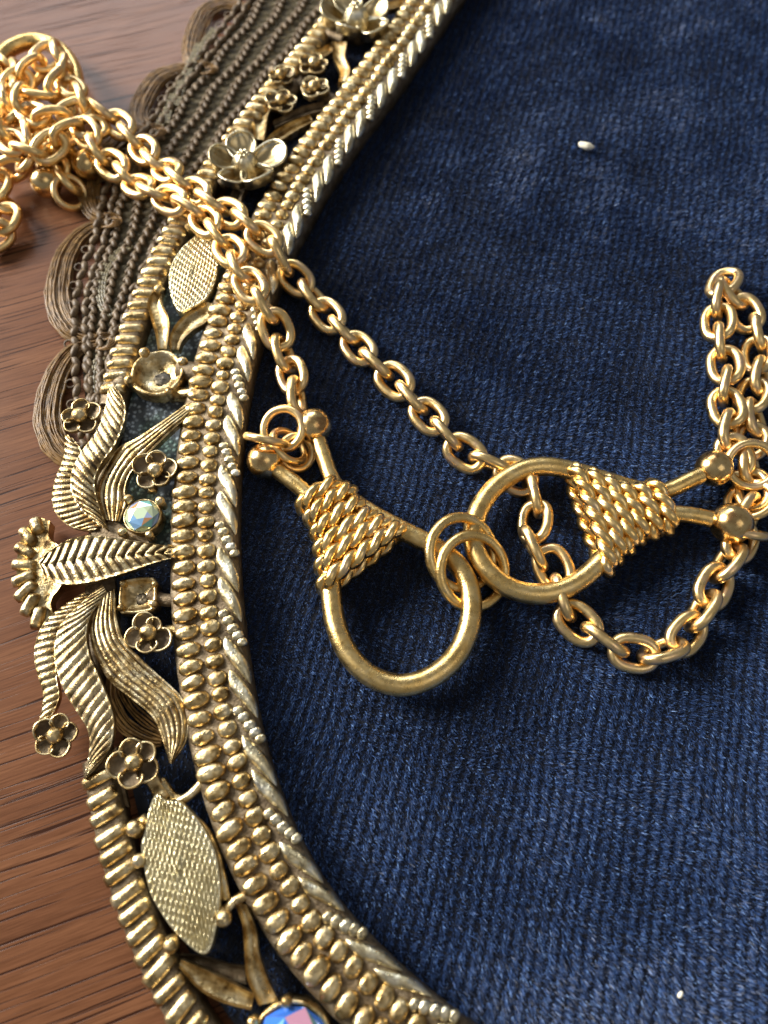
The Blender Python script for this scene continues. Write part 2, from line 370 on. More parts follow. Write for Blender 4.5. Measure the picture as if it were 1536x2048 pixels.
# small loops that tie the scallops to the braid
mbb = MB()
for i in range(2, len(braid) - 1, 2):
    c = braid[i] - bn[i] * (1.9 if bn[i][0] > 0 else -1.9); a = np.linspace(0, 2 * math.pi, 10, endpoint=False)
    mbb.tube(np.stack([c[0] + 0.75 * np.cos(a), c[1] + 0.6 * np.sin(a), np.full(10, 0.9) + 0.2 * np.sin(a)], -1), 0.17, 5, closed=True)
ob = build(mbb, 'tie_loops', M_thread2, trim); ob['kind'] = 'stuff'
# second braid close to the frame
br2 = resample(np.array([at(i, -16.3, 1.5) for i in range(0, NL, 6)]), step=2.1)
t2, n2, _ = frames(br2)
for i in range(len(br2)):
    x, y, z = br2[i]
    if y < 8: continue
    t = t2[i] + n2[i] * 0.3 * (1 if i % 2 else -1); t /= np.linalg.norm(t); n = np.cross((0, 0, 1), t); n /= np.linalg.norm(n); b = np.cross(t, n)
    place('stitch', stitch_me, br2[i] + n2[i] * 0.25 * (1 if i % 2 else -1), trim, rot=np.stack([t, n, b], 1), scale=(0.8, 0.95, 0.9))
# dark cords
cords = [[(430, 60), (395, 110), (370, 160), (350, 215)], [(400, 90), (372, 150), (345, 190), (330, 250)], [(330, 230), (300, 290), (275, 320), (255, 380)], [(262, 490), (225, 520), (206, 556), (204, 600), (224, 640)], [(224, 690), (200, 720), (192, 760), (198, 805)]]
for c in cords:
    for off in (-1.0, -0.35, 0.35, 1.0):
        p = resample(catmull(PP([(x, y, 1.3) for x, y in c]), 8), step=0.45); t, n, b = frames(p); mbb = MB()
        r = 0.30 + 0.09 * np.cos(np.arange(len(p)) * math.pi); mbb.tube(p + n * off * 0.62, r, 6)
        build(mbb, 'cord', M_thread3, trim)
# loose dark ground cloth and net, from the braid in under the frame's outer band
k0 = min(range(NL), key=lambda i: abs(px_of(i, -12, 2)[1] + 60)); k1 = min(range(NL), key=lambda i: abs(px_of(i, -12, 2)[1] - 930))
inr = resample(np.array([at(i, -11.8, 1.25) for i in range(k0, k1)]), n=320); outr = resample(braid, n=320); outr[:, 2] = 0.45
W_, V_ = np.linspace(0, 1, 44), np.arange(320)
g = outr[:, None] * (1 - W_[None, :, None]) + inr[:, None] * W_[None, :, None]
g[..., 2] += 0.10 * np.cos(np.arange(44)[None] * 1.9 + (V_[:, None] % 2) * math.pi) + 0.25 * fbm(g[..., 0], g[..., 1], 7, 77) + rng.normal(0, 0.04, g.shape[:2])
mbb = MB(); mbb.grid(g); build(mbb, 'ground_cloth', M_ground, trim)
mbb = MB()
def net_pt(a, w): 
    a = float(np.clip(a, 0, 318.9)); k_ = int(a); f_ = a - k_
    o_ = outr[k_] * (1 - f_) + outr[k_ + 1] * f_; n_ = inr[k_] * (1 - f_) + inr[k_ + 1] * f_; return o_ * (1 - w) + n_ * w
for a in np.arange(1, 318, 0.75):
    mbb.tube(np.array([net_pt(a + 0.8 * math.sin(w * 9 + a * 0.3), w) + [0, 0, 0.35 + 0.12 * math.cos(w * 30 + a)] for w in np.linspace(0.02, 0.98, 14)]), 0.12, 4)
ob = build(mbb, 'net', M_net, trim); ob['kind'] = 'stuff'
mbb = MB()
for row, w0 in enumerate((0.15, 0.33, 0.51, 0.69, 0.87)):
    sw = 0 if row % 2 else 1
    for q, a in enumerate(np.arange(2, 317, 2.3)):
        w1 = w0 + 0.018 * math.sin(a * 0.16 + row) + 0.014 * (1 if q % 2 else -1); c = net_pt(a, w1); e = net_pt(a + 1.4, w1 + 0.02 * (1 if q % 2 else -1)); t = e - c; L0 = np.linalg.norm(t); t /= L0; n = np.cross((0, 0, 1), t); n /= np.linalg.norm(n)
        mbb.ball(c + [0, 0, 0.75 + 0.12 * (q % 2)], (1.05, 0.46, 0.40), 8, 5, M=np.stack([t, n, np.cross(t, n)], 1))
ob = build(mbb, 'net_knots', M_thread2, trim); ob['kind'] = 'stuff'
# pale brocade ribbon seen through the openings
i0 = min(i for i in range(NL) if px_of(i, -6, 2)[1] > 470); i1 = max(i for i in range(NL) if px_of(i, -6, 2)[1] < 1110)
mbb = MB(); ii = range(i0, i1, 3); ns = np.linspace(-11, -1.5, 46); g = np.array([[at(i, n, 1.75 + 0.07 * math.cos(b * 2.1 + (a % 2) * math.pi) + 0.05 * math.cos(a * 2.1)) for b, n in enumerate(ns)] for a, i in enumerate(ii)])
mbb.grid(g); build(mbb, 'brocade_ribbon', M_cloth, trim)

# ------------------------------------------------------------------ the gold frame
frame = empty('oval_frame', at(NL // 2, 0, 0.0)); tag(frame, 'ornate antique gold oval frame with beaded bands, leaves and flowers', 'frame')
loft([(-1.9, 1.4), (-1.9, 4.3), (-1.3, 4.85), (4.3, 5.0), (4.8, 5.15), (6.9, 4.9), (7.55, 4.2), (7.6, 1.35)], 0, NL, 4, M_base, 'moulding', frame, 0.02)
iy = lambda n, z, y: min(range(0, NL, 2), key=lambda i: abs(px_of(i, n, z)[1] - y))
ia, ib = iy(-13, 4, 790), iy(-13, 4, 1560)
loft([(-14.9, 1.4), (-14.9, 3.2), (-14.3, 3.9), (-11.9, 4.1), (-11.1, 3.5), (-11.1, 1.4)], 0, ia + 8, 4, M_base, 'outer_band', frame, 0.02)
loft([(-14.9, 0.9), (-14.9, 3.2), (-14.3, 3.9), (-11.9, 4.1), (-11.1, 3.5), (-11.1, 0.9)], ib - 8, NL, 4, M_base, 'outer_band', frame, 0.02)
loft([(-13.6, 1.2), (-13.6, 2.6), (-11.6, 2.8), (-11.6, 1.2)], ia, ib, 4, M_base, 'under_band', frame, 0.02)
def basis(i, tilt=0.0):
    t = np.array([*MT[i], 0]); n = np.array([*MN[i], 0]); z = np.array([0, 0, 1.0])
    if tilt: n, z = n * math.cos(tilt) + z * math.sin(tilt), -n * math.sin(tilt) + z * math.cos(tilt)
    return np.stack([t, n, np.cross(t, n) if np.cross(t, n)[2] > 0 else -np.cross(t, n)], 1)
def rz(a): return np.array([[math.cos(a), -math.sin(a), 0], [math.sin(a), math.cos(a), 0], [0, 0, 1]])
def bead_mesh(name, r, seed, mat):
    r_ = np.random.default_rng(seed); mbb = MB(); mbb.ball((0, 0, 0), r, 14, 9, half=True)
    v = mbb.v[0]; nr = v / np.array(r); v *= (np.linalg.norm(nr, axis=1) / (np.abs(nr) ** 3).sum(1) ** (1 / 3))[:, None] ** 0.55; v *= 1 + 0.035 * r_.normal(size=(len(v), 1)) * (np.abs(v[:, 2:3]) < 0.98 * r[2]); return mbb.mesh(name, mat, origin=(0, 0, 0))[0]
beads1 = [bead_mesh('bead', (1.02, 1.62, 1.05), s, M_frame) for s in range(5)]
beads2 = [bead_mesh('bead', (0.98, 1.22, 1.0), s + 9, M_frame) for s in range(5)]
L = np.r_[0, np.cumsum(np.linalg.norm(np.diff(MASTER, axis=0), axis=1))]
def along(pitch, n=0.0):
    q = MASTER + MN * n; l = np.r_[0, np.cumsum(np.linalg.norm(np.diff(q, axis=0), axis=1))]
    return [int(np.searchsorted(l, s)) for s in np.arange(1, l[-1] - 1, pitch)]
for n, z, pitch, ms in ((0.0, 4.75, 2.2, beads1), (3.0, 4.85, 2.12, beads2)):
    for i in along(pitch, n):
        i = min(i, NL - 1); s = 1 + rng.normal(0, 0.055)
        place('bead', random.choice(ms), at(i, n + rng.normal(0, 0.06), z + rng.normal(0, 0.05)), frame, rot=basis(i) @ rz(rng.normal(0.10, 0.07)), scale=(s, s * (1 + rng.normal(0, .03)), s))
# outer ribs
def rib_mesh(seed):
    r_ = np.random.default_rng(seed); g = np.empty((15, 9, 3))
    for a in range(15):
        y = (a / 14 * 2 - 1); prof = (1 - abs(y) ** 3.5) ** 0.5
        for b in range(9):
            th = b / 8 * math.pi
            g[a, b] = (math.cos(th) * 0.84 * (0.6 + 0.4 * prof), y * 2.0, math.sin(th) * 0.85 * prof - 0.1 + r_.normal(0, 0.015))
    mbb = MB(); mbb.grid(g); return mbb.mesh('rib', M_leaf, origin=(0, 0, 0))[0]
ribs = [rib_mesh(s) for s in range(4)]
for i in along(2.2, -13.0):
    i = min(i, NL - 1)
    if ia < i < ib: continue
    tl = rng.normal(0.16, 0.04); R = basis(i); c, s = math.cos(tl), math.sin(tl); R = R @ np.array([[c, -s, 0], [s, c, 0], [0, 0, 1]])
    place('rib', random.choice(ribs), at(i, -13.05, 3.95), frame, rot=R, scale=(1 + rng.normal(0, .05), 1 + rng.normal(0, .03), 1))
# inner twist: two slanted lobes, then a slanted row of small beads
def lobe_mesh(seed):
    r_ = np.random.default_rng(seed); g = np.empty((19, 11, 3))
    for a in range(19):
        v = a / 18; x = (v - 0.5) * 6.4; cy = (v - 0.5) * 2.5 - 0.22 * math.sin(v * math.pi * 2); wd = 0.98 * math.sin(math.pi * min(1, max(0, v)) ** 0.8) ** 0.75 + 0.04
        for b in range(11):
            th = b / 10 * math.pi; g[a, b] = (x + 0.35 * math.cos(th) * wd, cy - math.cos(th) * wd, math.sin(th) * (0.15 + 0.72 * wd) - 0.12 + 0.10 * math.sin(v * 9 + th) + r_.normal(0, 0.012))
    mbb = MB(); mbb.grid(g); return mbb.mesh('twist_lobe', M_pale, origin=(0, 0, 0))[0]
lobes = [lobe_mesh(s) for s in range(3)]
smb = bead_mesh('seed_bead', (0.62, 0.66, 0.6), 33, M_pale)
for k_, i in enumerate(along(4.05, 6.2)):
    i = min(i, NL - 1)
    if k_ % 3 == 2:
        for u in (-1.9, -0.95, 0.0, 0.95, 1.8):
            j = min(max(int(i + u * 1.15 / 0.25), 0), NL - 1); s = 1.15 - 0.1 * abs(u)
            place('seed_bead', smb, at(j, 6.15 + u * 0.58, 5.0 - 0.08 * u), frame, rot=basis(j), scale=(s, s * 1.1, s))
    else:
        place('twist_lobe', random.choice(lobes), at(i, 6.2, 4.98), frame, rot=basis(i), scale=(1 + rng.normal(0, .04), KIN(i), 1 + rng.normal(0, .10)))

# ---- leaves
def ridge(x): return 1 - np.abs(2 * (x - np.floor(x)) - 1)
def leaf(Lp, Rp, z, camber=0.8, pat='slash', n=16, slant=2.0, amp=0.35, nu=44, nv=130, rim=0.2, skirt=1.0, name='leaf', mat=None, conv=None, parent=None, ridge_line=0.0):
    if conv: Lp = [conv(*p) for p in Lp]; Rp = [conv(*p) for p in Rp]
    A = resample(catmull(np.array(Lp, float), 8), n=nv + 1); B = resample(catmull(np.array(Rp, float), 8), n=nv + 1)
    v = np.linspace(0, 1, nv + 1); u = np.linspace(0, 1, nu + 1); U, Vv = np.meshgrid(u, v)
    z0 = np.interp(v, np.linspace(0, 1, len(z)), z)[:, None]
    Q = A[:, None] * (1 - U[..., None]) + B[:, None] * U[..., None]
    if pat == 'slash': wv = ridge(Vv * n + slant * U)
    elif pat == 'chev': wv = ridge(Vv * n + slant * np.abs(2 * U - 1))
    elif pat == 'long': wv = ridge(U * n + 0.25 * np.sin(Vv * 7) + 0.02)
    else: wv = 0 * U
    wv = np.clip(wv * 1.9, 0, 1)
    fade = np.clip(np.minimum(U, 1 - U) / 0.10, 0, 1)
    Z = z0 + camber * (1 - (2 * U - 1) ** 2) + amp * (wv - 0.5) * fade + rim * np.exp(-(np.minimum(U, 1 - U) / 0.05) ** 2) + ridge_line * np.exp(-((U - .5) / .07) ** 2) + rng.normal(0, 0.012, U.shape)
    mbb = MB(); mbb.grid(P(Q[..., 0], Q[..., 1], Z), skirt=skirt)
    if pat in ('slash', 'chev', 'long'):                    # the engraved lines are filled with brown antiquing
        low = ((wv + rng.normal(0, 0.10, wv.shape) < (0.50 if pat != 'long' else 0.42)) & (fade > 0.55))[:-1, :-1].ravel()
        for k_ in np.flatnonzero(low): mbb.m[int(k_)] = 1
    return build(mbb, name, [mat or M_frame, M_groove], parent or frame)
c4 = lambda x, y: (x / 3.072, 750 + y / 3.072)
c5 = lambda x, y: (x / 2.793, 1150 + y / 2.793)
c6 = lambda x, y: (150 + x / 3.072, 1500 + y / 3.072)
c3 = lambda x, y: (50 + x / 3.072, 400 + y / 3.072)
c2 = lambda x, y: (350 + x / 2.56, y / 2.56)
# upper spray
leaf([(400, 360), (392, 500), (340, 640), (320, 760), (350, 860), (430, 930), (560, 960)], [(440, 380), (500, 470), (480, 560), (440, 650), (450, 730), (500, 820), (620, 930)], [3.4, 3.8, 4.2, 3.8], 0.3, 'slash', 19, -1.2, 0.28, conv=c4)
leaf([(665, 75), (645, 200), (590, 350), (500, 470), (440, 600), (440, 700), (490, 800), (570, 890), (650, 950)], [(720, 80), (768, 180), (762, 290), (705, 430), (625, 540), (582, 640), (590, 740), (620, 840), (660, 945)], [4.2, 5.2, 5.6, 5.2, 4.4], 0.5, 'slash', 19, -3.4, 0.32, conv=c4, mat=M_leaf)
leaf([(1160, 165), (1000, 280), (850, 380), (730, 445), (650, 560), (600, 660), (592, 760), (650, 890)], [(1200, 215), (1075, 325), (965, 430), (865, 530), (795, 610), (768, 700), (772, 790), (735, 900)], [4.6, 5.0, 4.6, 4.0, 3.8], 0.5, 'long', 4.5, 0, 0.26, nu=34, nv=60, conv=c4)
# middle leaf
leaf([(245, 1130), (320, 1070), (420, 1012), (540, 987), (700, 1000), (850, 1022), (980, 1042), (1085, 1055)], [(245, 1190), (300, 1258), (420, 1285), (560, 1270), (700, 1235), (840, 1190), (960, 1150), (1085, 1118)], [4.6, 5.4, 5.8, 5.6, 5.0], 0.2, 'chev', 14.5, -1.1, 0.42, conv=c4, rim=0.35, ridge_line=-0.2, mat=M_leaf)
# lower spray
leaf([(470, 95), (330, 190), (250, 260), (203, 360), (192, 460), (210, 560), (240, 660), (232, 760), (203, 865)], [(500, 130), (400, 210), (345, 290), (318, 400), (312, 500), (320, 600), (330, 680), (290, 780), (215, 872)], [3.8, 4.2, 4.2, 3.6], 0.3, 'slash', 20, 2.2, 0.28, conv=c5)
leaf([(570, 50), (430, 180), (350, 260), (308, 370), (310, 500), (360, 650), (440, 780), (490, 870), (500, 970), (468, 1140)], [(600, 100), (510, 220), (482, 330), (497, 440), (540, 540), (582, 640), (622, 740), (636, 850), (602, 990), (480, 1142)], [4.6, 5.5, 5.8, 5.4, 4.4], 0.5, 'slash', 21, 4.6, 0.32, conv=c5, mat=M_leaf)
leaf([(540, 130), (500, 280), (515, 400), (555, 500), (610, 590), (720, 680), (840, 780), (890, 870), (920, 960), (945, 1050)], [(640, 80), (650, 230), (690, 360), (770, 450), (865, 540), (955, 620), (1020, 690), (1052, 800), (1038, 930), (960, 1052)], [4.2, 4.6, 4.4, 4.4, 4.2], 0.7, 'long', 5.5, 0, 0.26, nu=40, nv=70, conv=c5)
# webs of metal that hold the sprays together
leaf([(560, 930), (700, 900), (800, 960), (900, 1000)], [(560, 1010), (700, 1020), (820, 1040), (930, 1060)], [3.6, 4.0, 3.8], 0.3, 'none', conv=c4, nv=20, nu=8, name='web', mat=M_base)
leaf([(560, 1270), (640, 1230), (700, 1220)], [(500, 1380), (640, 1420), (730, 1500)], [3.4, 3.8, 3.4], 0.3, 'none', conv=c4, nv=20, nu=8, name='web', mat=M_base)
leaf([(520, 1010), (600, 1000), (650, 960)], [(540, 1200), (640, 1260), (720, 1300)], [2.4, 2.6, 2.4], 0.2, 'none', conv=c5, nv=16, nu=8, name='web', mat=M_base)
# fan of stub ribs at the point of the oval
hub = P(104, 1136, 3.0)
for x, y, ln in [(72, 1046, .8), (52, 1067, 1), (44, 1098, 1), (40, 1129, 1.05), (40, 1160, 1.05), (45, 1188, 1.05), (56, 1216, 1.05), (74, 1243, 1)]:
    e = P(x, y, 3.4); d_ = e - hub; d_[2] = 0; L_ = np.linalg.norm(d_); d_ /= L_; n_ = np.cross((0, 0, 1), d_)
    R = np.stack([n_, d_, np.array([0, 0, 1.0])], 1); place('rib', random.choice(ribs), e - d_ * 0.5 * ln, frame, rot=R, scale=(1.0, 0.8 * ln, 1.15))
leaf([(78, 1034), (50, 1058), (38, 1095), (33, 1130), (35, 1165), (44, 1202), (70, 1252)], [(100, 1042), (98, 1075), (124, 1100), (124, 1165), (102, 1200), (110, 1240)], [3.0, 3.3, 3.3, 3.0], 0.2, 'none', nv=24, nu=8, name='web', mat=M_frame, skirt=1.8)
# paired slim leaves
def slim(Lp, Rp, z, conv=None, mat=None, camber=-0.45): return leaf(Lp, Rp, z, camber, 'none', rim=0.35, nu=14, nv=40, conv=conv, skirt=1.2, name='slim_leaf', mat=mat or M_frame)
slim([(800, 545), (755, 620), (770, 720), (800, 820), (815, 915)], [(835, 550), (845, 640), (880, 720), (885, 800), (870, 915)], [4.6, 4.6, 4.2], c3)
slim([(1110, 625), (1000, 690), (920, 770), (885, 850), (885, 915)], [(1170, 640), (1120, 740), (1030, 800), (970, 860), (945, 920)], [4.8, 4.8, 4.2], c3)
slim([(975, 925), (1028, 1080), (1042, 1250), (1055, 1400), (1130, 1570)], [(1050, 950), (1110, 1100), (1130, 1250), (1180, 1400), (1245, 1540)], [4.6, 4.8, 4.2], c6)
slim([(650, 1285), (800, 1350), (950, 1425), (1100, 1500)], [(640, 1340), (760, 1470), (900, 1550), (1080, 1600)], [4.4, 4.4, 4.0], c6)
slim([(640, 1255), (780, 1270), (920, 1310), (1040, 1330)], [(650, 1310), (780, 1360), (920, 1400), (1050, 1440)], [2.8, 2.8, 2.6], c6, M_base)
slim([(800, 215), (815, 300), (845, 370), (835, 425)], [(880, 215), (870, 290), (895, 350), (885, 410)], [4.6, 4.6, 4.4], c2)
slim([(790, 225), (720, 260), (650, 310), (615, 350)], [(810, 260), (745, 300), (690, 340), (640, 372)], [4.4, 4.2, 4.0], c2)
slim([(430, 510), (405, 580), (400, 650), (400, 710)], [(500, 520), (475, 590), (465, 650), (455, 715)], [4.2, 4.2, 4.0], c2)
slim([(690, 585), (600, 620), (510, 670), (450, 730)], [(705, 620), (625, 665), (540, 720), (470, 755)], [4.6, 4.6, 4.2], c2)
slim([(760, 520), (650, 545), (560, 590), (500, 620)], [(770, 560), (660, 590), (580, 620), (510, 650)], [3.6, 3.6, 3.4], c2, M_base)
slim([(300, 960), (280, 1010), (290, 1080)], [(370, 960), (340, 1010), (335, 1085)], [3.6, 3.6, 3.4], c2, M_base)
slim([(1010, 15), (1100, 5), (1180, -10)], [(1010, 60), (1100, 45), (1200, 20)], [3.8, 3.8, 3.6], c2)
# bridges to the bead moulding
def bar(pts, r, mat=None):
    mbb = MB(); mbb.tube(catmull(PP(pts), 6), r, 8); return build(mbb, 'bridge', mat or M_frame, frame)
bar([(352, 1605, 3.8), (378, 1592, 3.9), (402, 1568, 4.0), (415, 1550, 4)], 0.55)
bar([(300, 1545, 3.6), (312, 1570, 3.4), (330, 1600, 3.6)], 0.9)
bar([(322, 1560, 3.4), (345, 1592, 3.4), (365, 1600, 3.4)], 0.6)
bar([(445, 1830, 4), (470, 1802, 4), (495, 1790, 4)], 0.6)
bar([(300, 1275, 3.6), (340, 1262, 3.8), (372, 1270, 4)], 0.8)
bar([(330, 945, 3.8), (352, 940, 4), (372, 938, 4.2)], 0.8)
bar([(360, 740, 3.6), (385, 745, 3.8), (402, 748, 4)], 1.6, M_base)
bar([(350, 790, 3.2), (378, 790, 3.8), (398, 782, 4)], 1.1)
bar([(305, 985, 3.4), (308, 965, 3.4), (312, 950, 3.4)], 0.7)
bar([(335, 1105, 4.2), (352, 1108, 4.2), (372, 1110, 4.2)], 1.2)
bar([(300, 1190, 3.2), (330, 1200, 3.4), (366, 1200, 3.8)], 0.9, M_base)
bar([(250, 760, 3.4), (238, 775, 3.4), (228, 780, 3.6)], 1.3, M_base)
bar([(270, 1655, 3.6), (282, 1650, 3.8), (296, 1640, 4.0)], 0.9)
bar([(255, 640, 3), (300, 600, 2.8), (318, 580, 4.2)], 0.5, M_base)
bar([(420, 455, 3.6), (408, 480, 3.8), (400, 490, 4)], 0.9, M_base)
bar([(640, 60, 3.2), (660, 70, 3.4), (690, 80, 3.6)], 0.9, M_base)
bar([(440, 370, 3.2), (460, 360, 3.4), (490, 350, 3.6)], 0.9, M_base)
bar([(520, 360, 3.4), (548, 352, 3.6), (575, 340, 4)], 0.9, M_base)
bar([(745, 80, 3.4), (760, 85, 3.6), (775, 75, 4)], 0.9, M_base)
for a in ((563, 156), (629, 133), (629, 180), (563, 207)): bar([(a[0], a[1] + 6, 3.2), ((a[0] + 596) / 2, (a[1] + 172) / 2, 2.9), (596, 172, 2.8)], 0.9, M_base)
bar([(596, 172, 2.8), (640, 190, 2.9), (672, 205, 3.4)], 1.2, M_base); bar([(545, 140, 3.0), (563, 156, 3.0), (596, 172, 2.8)], 1.0, M_base)

# ---- flowers
def petal_mesh(name, ln, wd, cup, lip, stri, mats, rimr, point=False, nv=14, nu=13):
    g = np.empty((nv + 1, nu + 1, 3))
    for a in range(nv + 1):
        v = a / nv; h = wd * ((0.22 + 0.9 * math.sin(math.pi * min(1, v ** 1.15)) ** 0.8) if point else (math.sin(math.pi * min(1, 0.14 + 0.80 * v)) ** 0.6) * (0.45 + 0.65 * v) * (1.0 if v < 0.86 else math.sqrt(max(0.0, 1 - ((v - 0.86) / 0.15) ** 2)) * 0.9 + 0.1)) * (1 if v < 0.999 or not point else 0.5)
        for b in range(nu + 1):
            u = b / nu * 2 - 1
            e = max(abs(u), (v - 0.25) / 0.75) ** 4
            g[a, b] = (v * ln, u * h, cup * (e) + lip * v * v + stri * math.cos(u * math.pi * 3.5) * (1 - abs(u)) * v)
    mbb = MB(); mbb.grid(g, skirt=0.25); base_n = len(mbb.f)
    r0 = 5 if point else 2; rimp = np.vstack([g[r0:, 0], g[-1, 1:-1], g[r0:, -1][::-1]]) + np.array([0, 0, 0.02]); mbb.tube(resample(catmull(rimp, 3), n=40), rimr, 6)
    me, _ = mbb.mesh(name, mats, origin=(0, 0, 0))
    if len(mats) > 1:
        mi = []
        for p in me.polygons:
            k_ = p.index
            if k_ < nv * nu:
                a, b = divmod(k_, nu); edge = b < 1 or b > nu - 2 or a > nv - 2; mi.append(0 if edge else 1)
            else: mi.append(0)
        me.polygons.foreach_set('material_index', mi)
    return me
PM_small = petal_mesh('petal', 1.0, 0.42, 0.20, 0.06, 0.0, [M_leaf, M_base], 0.05, True)
PM_big = petal_mesh('petal', 1.0, 0.50, 0.16, 0.24, 0.035, [M_pale, M_frame], 0.04)
def ry(a): return np.array([[math.cos(a), 0, -math.sin(a)], [0, 1, 0], [math.sin(a), 0, math.cos(a)]])
def flower(px, py, z, rpx, pm, npet, rot, big=False, ctr=0.40, tiltdir=None, name='small_flower'):
    s = SC(px, py, z); R = rpx / s; c = P(px, py, z)
    mbb = MB(); mbb.ball(c + np.array([0, 0, -0.25 * R]), (0.42 * R, 0.42 * R, 0.35 * R), 14, 8)
    fl = build(mbb, name, M_base, frame)
    for k_ in range(npet):
        a = rot + k_ * 2 * math.pi / npet + rng.normal(0, 0.09); ca, sa = math.cos(a), math.sin(a); sR = R * (1 + rng.normal(0, 0.08))
        place('petal', pm, c + 0.10 * R * np.array([ca, sa, 0]), fl, rot=np.array([[ca, -sa, 0], [sa, ca, 0], [0, 0, 1.0]]) @ ry(rng.normal(0.0, 0.07)), scale=(sR * 0.93, sR, sR))
    if big:
        mbb = MB(); th = np.linspace(0, 2 * math.pi, 24, endpoint=False); g = []
        for hgt, rr in ((0.02, 0.42), (0.2, 0.38), (0.42, 0.28), (0.54, 0.16), (0.56, 0.02)):
            w_ = rr * (1 + 0.10 * np.cos(th * 8)); g.append(np.stack([c[0] + R * w_ * np.cos(th), c[1] + R * w_ * np.sin(th), np.full(24, c[2] + R * hgt)], -1))
        mbb.grid(np.array(g), closed_u=True)
        for k_ in range(7):
            a = k_ * 2 * math.pi / 6; q = c + R * np.array([0.12 * math.cos(a) * (k_ < 6), 0.12 * math.sin(a) * (k_ < 6), 0.54 + 0.05 * (k_ == 6)]); mbb.ball(q, R * 0.07, 8, 6)
        build(mbb, 'stamen', M_pale, fl)
    else:
        mbb = MB(); mbb.ball(c + np.array([0, 0, 0.30 * R]), (ctr * R, ctr * R, ctr * R * 0.95), 18, 12); build(mbb, 'centre', M_frame, fl)
    return fl
for (x, y, z, r, ro) in [(163, 836, 4.4, 42, .5), (314, 945, 4.6, 44, .3), (299, 1268, 4.8, 46, .9), (115, 1472, 4.0, 46, .2), (272, 1526, 4.8, 50, .75)]:
    flower(x, y, z, r * 0.92, PM_small, 5, ro)
for (x, y, z, r, ro) in [(563, 156, 4.4, 28, .4), (629, 133, 4.4, 29, .1), (629, 180, 4.4, 29, .7), (563, 207, 4.4, 29, .2)]:
    flower(x, y, z, r, PM_small, 5, ro, ctr=0.40)
for (x, y, z, r, ro) in [(493, 338, 4.4, 68, 0.38), (713, 48, 4.4, 66, 0.42)]:
    flower(x, y, z, r, PM_big, 5, ro, big=True, name='blossom')

# ---- stippled marquise plates
def plaque(outl, z, axis, name='marquise_plaque', rows=15, amp=0.16, prongs=(), zt=0.6):
    o = catmull(np.array(outl, float), 8, closed=True); c = o.mean(0); w_ = P(o[:, 0], o[:, 1], z); wc = w_.mean(0)
    n = len(o); rad = np.linspace(0, 1, 52); up = np.linspace(0, 1, n * 3 + 1)[:-1]
    oi = np.stack([np.interp(up * n, np.arange(n + 1), np.r_[w_[:, k_], w_[0, k_]]) for k_ in range(3)], -1)
    g = wc + (oi - wc)[None] * rad[:, None, None]
    ax = P(*axis[1], z) - P(*axis[0], z); ax /= np.linalg.norm(ax); pr = np.array([-ax[1], ax[0], 0])
    X = (g - wc) @ ax; Y = (g - wc) @ pr; hw = np.abs((oi - wc) @ pr).max(); ha = np.abs((oi - wc) @ ax).max()
    curve = Y / hw * (1.0 + 0.55 * (X / ha) ** 2)
    st = np.cos(curve * rows * math.pi) + 0.9 * np.cos(X / 0.52 * math.pi + np.floor(curve * rows) * 2.1)
    g[..., 2] = z + amp * st * (rad[:, None] < 0.97) * 0.5 + 0.25 * (1 - rad[:, None] ** 2) + rng.normal(0, 0.02, st.shape)
    mbb = MB(); mbb.grid(g, closed_u=True)
    low = g[-1].copy(); low[:, 2] = z - 1.3; m = len(low)
    mbb.grid(np.array([g[-1], (g[-1] - wc) * 1.02 + wc - np.array([0, 0, .2]), (low - wc) * 1.02 * np.array([1, 1, 1]) + wc]), closed_u=True)
    mbb.add(low, [tuple(range(m))])
    pl = build(mbb, name, M_plate, frame)
    for (x, y, r) in prongs:
        mb2 = MB(); s = SC(x, y, z); q = P(x, y, z + 0.1); mb2.ball(q, (r / s, r / s, r / s * 0.9), 12, 9); 
        d_ = wc - q; d_[2] = 0; d_ /= np.linalg.norm(d_); mb2.tube(np.array([q + [0, 0, -1.6], q + [0, 0, -0.4], q + d_ * r / s * 0.8 + [0, 0, 0.1]]), 0.75 * r / s, 8)
        build(mb2, 'prong', M_frame, pl)
    return pl
plaque([c3(*p) for p in [(1100, 205), (1165, 290), (1182, 390), (1165, 500), (1110, 600), (1010, 665), (950, 682), (905, 610), (885, 500), (900, 400), (960, 300), (1030, 235)]], 5.0, (c3(1090, 210), c3(960, 680)), prongs=[(*c3(1018, 160), 12), (*c3(820, 548), 10)])
plaque([c6(*p) for p in [(500, 275), (560, 310), (640, 318), (720, 390), (800, 500), (862, 640), (890, 800), (885, 960), (860, 1120), (825, 1225), (775, 1250), (690, 1190), (610, 1110), (530, 1000), (465, 880), (430, 740), (408, 600), (435, 480), (455, 370)]], 5.2, (c6(540, 280), c6(800, 1250)), rows=17, amp=0.2,
       prongs=[(*c6(365, 480), 17), (*c6(390, 680), 14), (*c6(915, 1035), 17), (*c6(590, 1200), 16)])
# rim line beside the lower plaque
bar([(*c6(700, 400), 4.0), (*c6(800, 490), 4.0), (*c6(865, 620), 4.0), (*c6(905, 770), 4.0), (*c6(935, 920), 4.0)], 0.5)

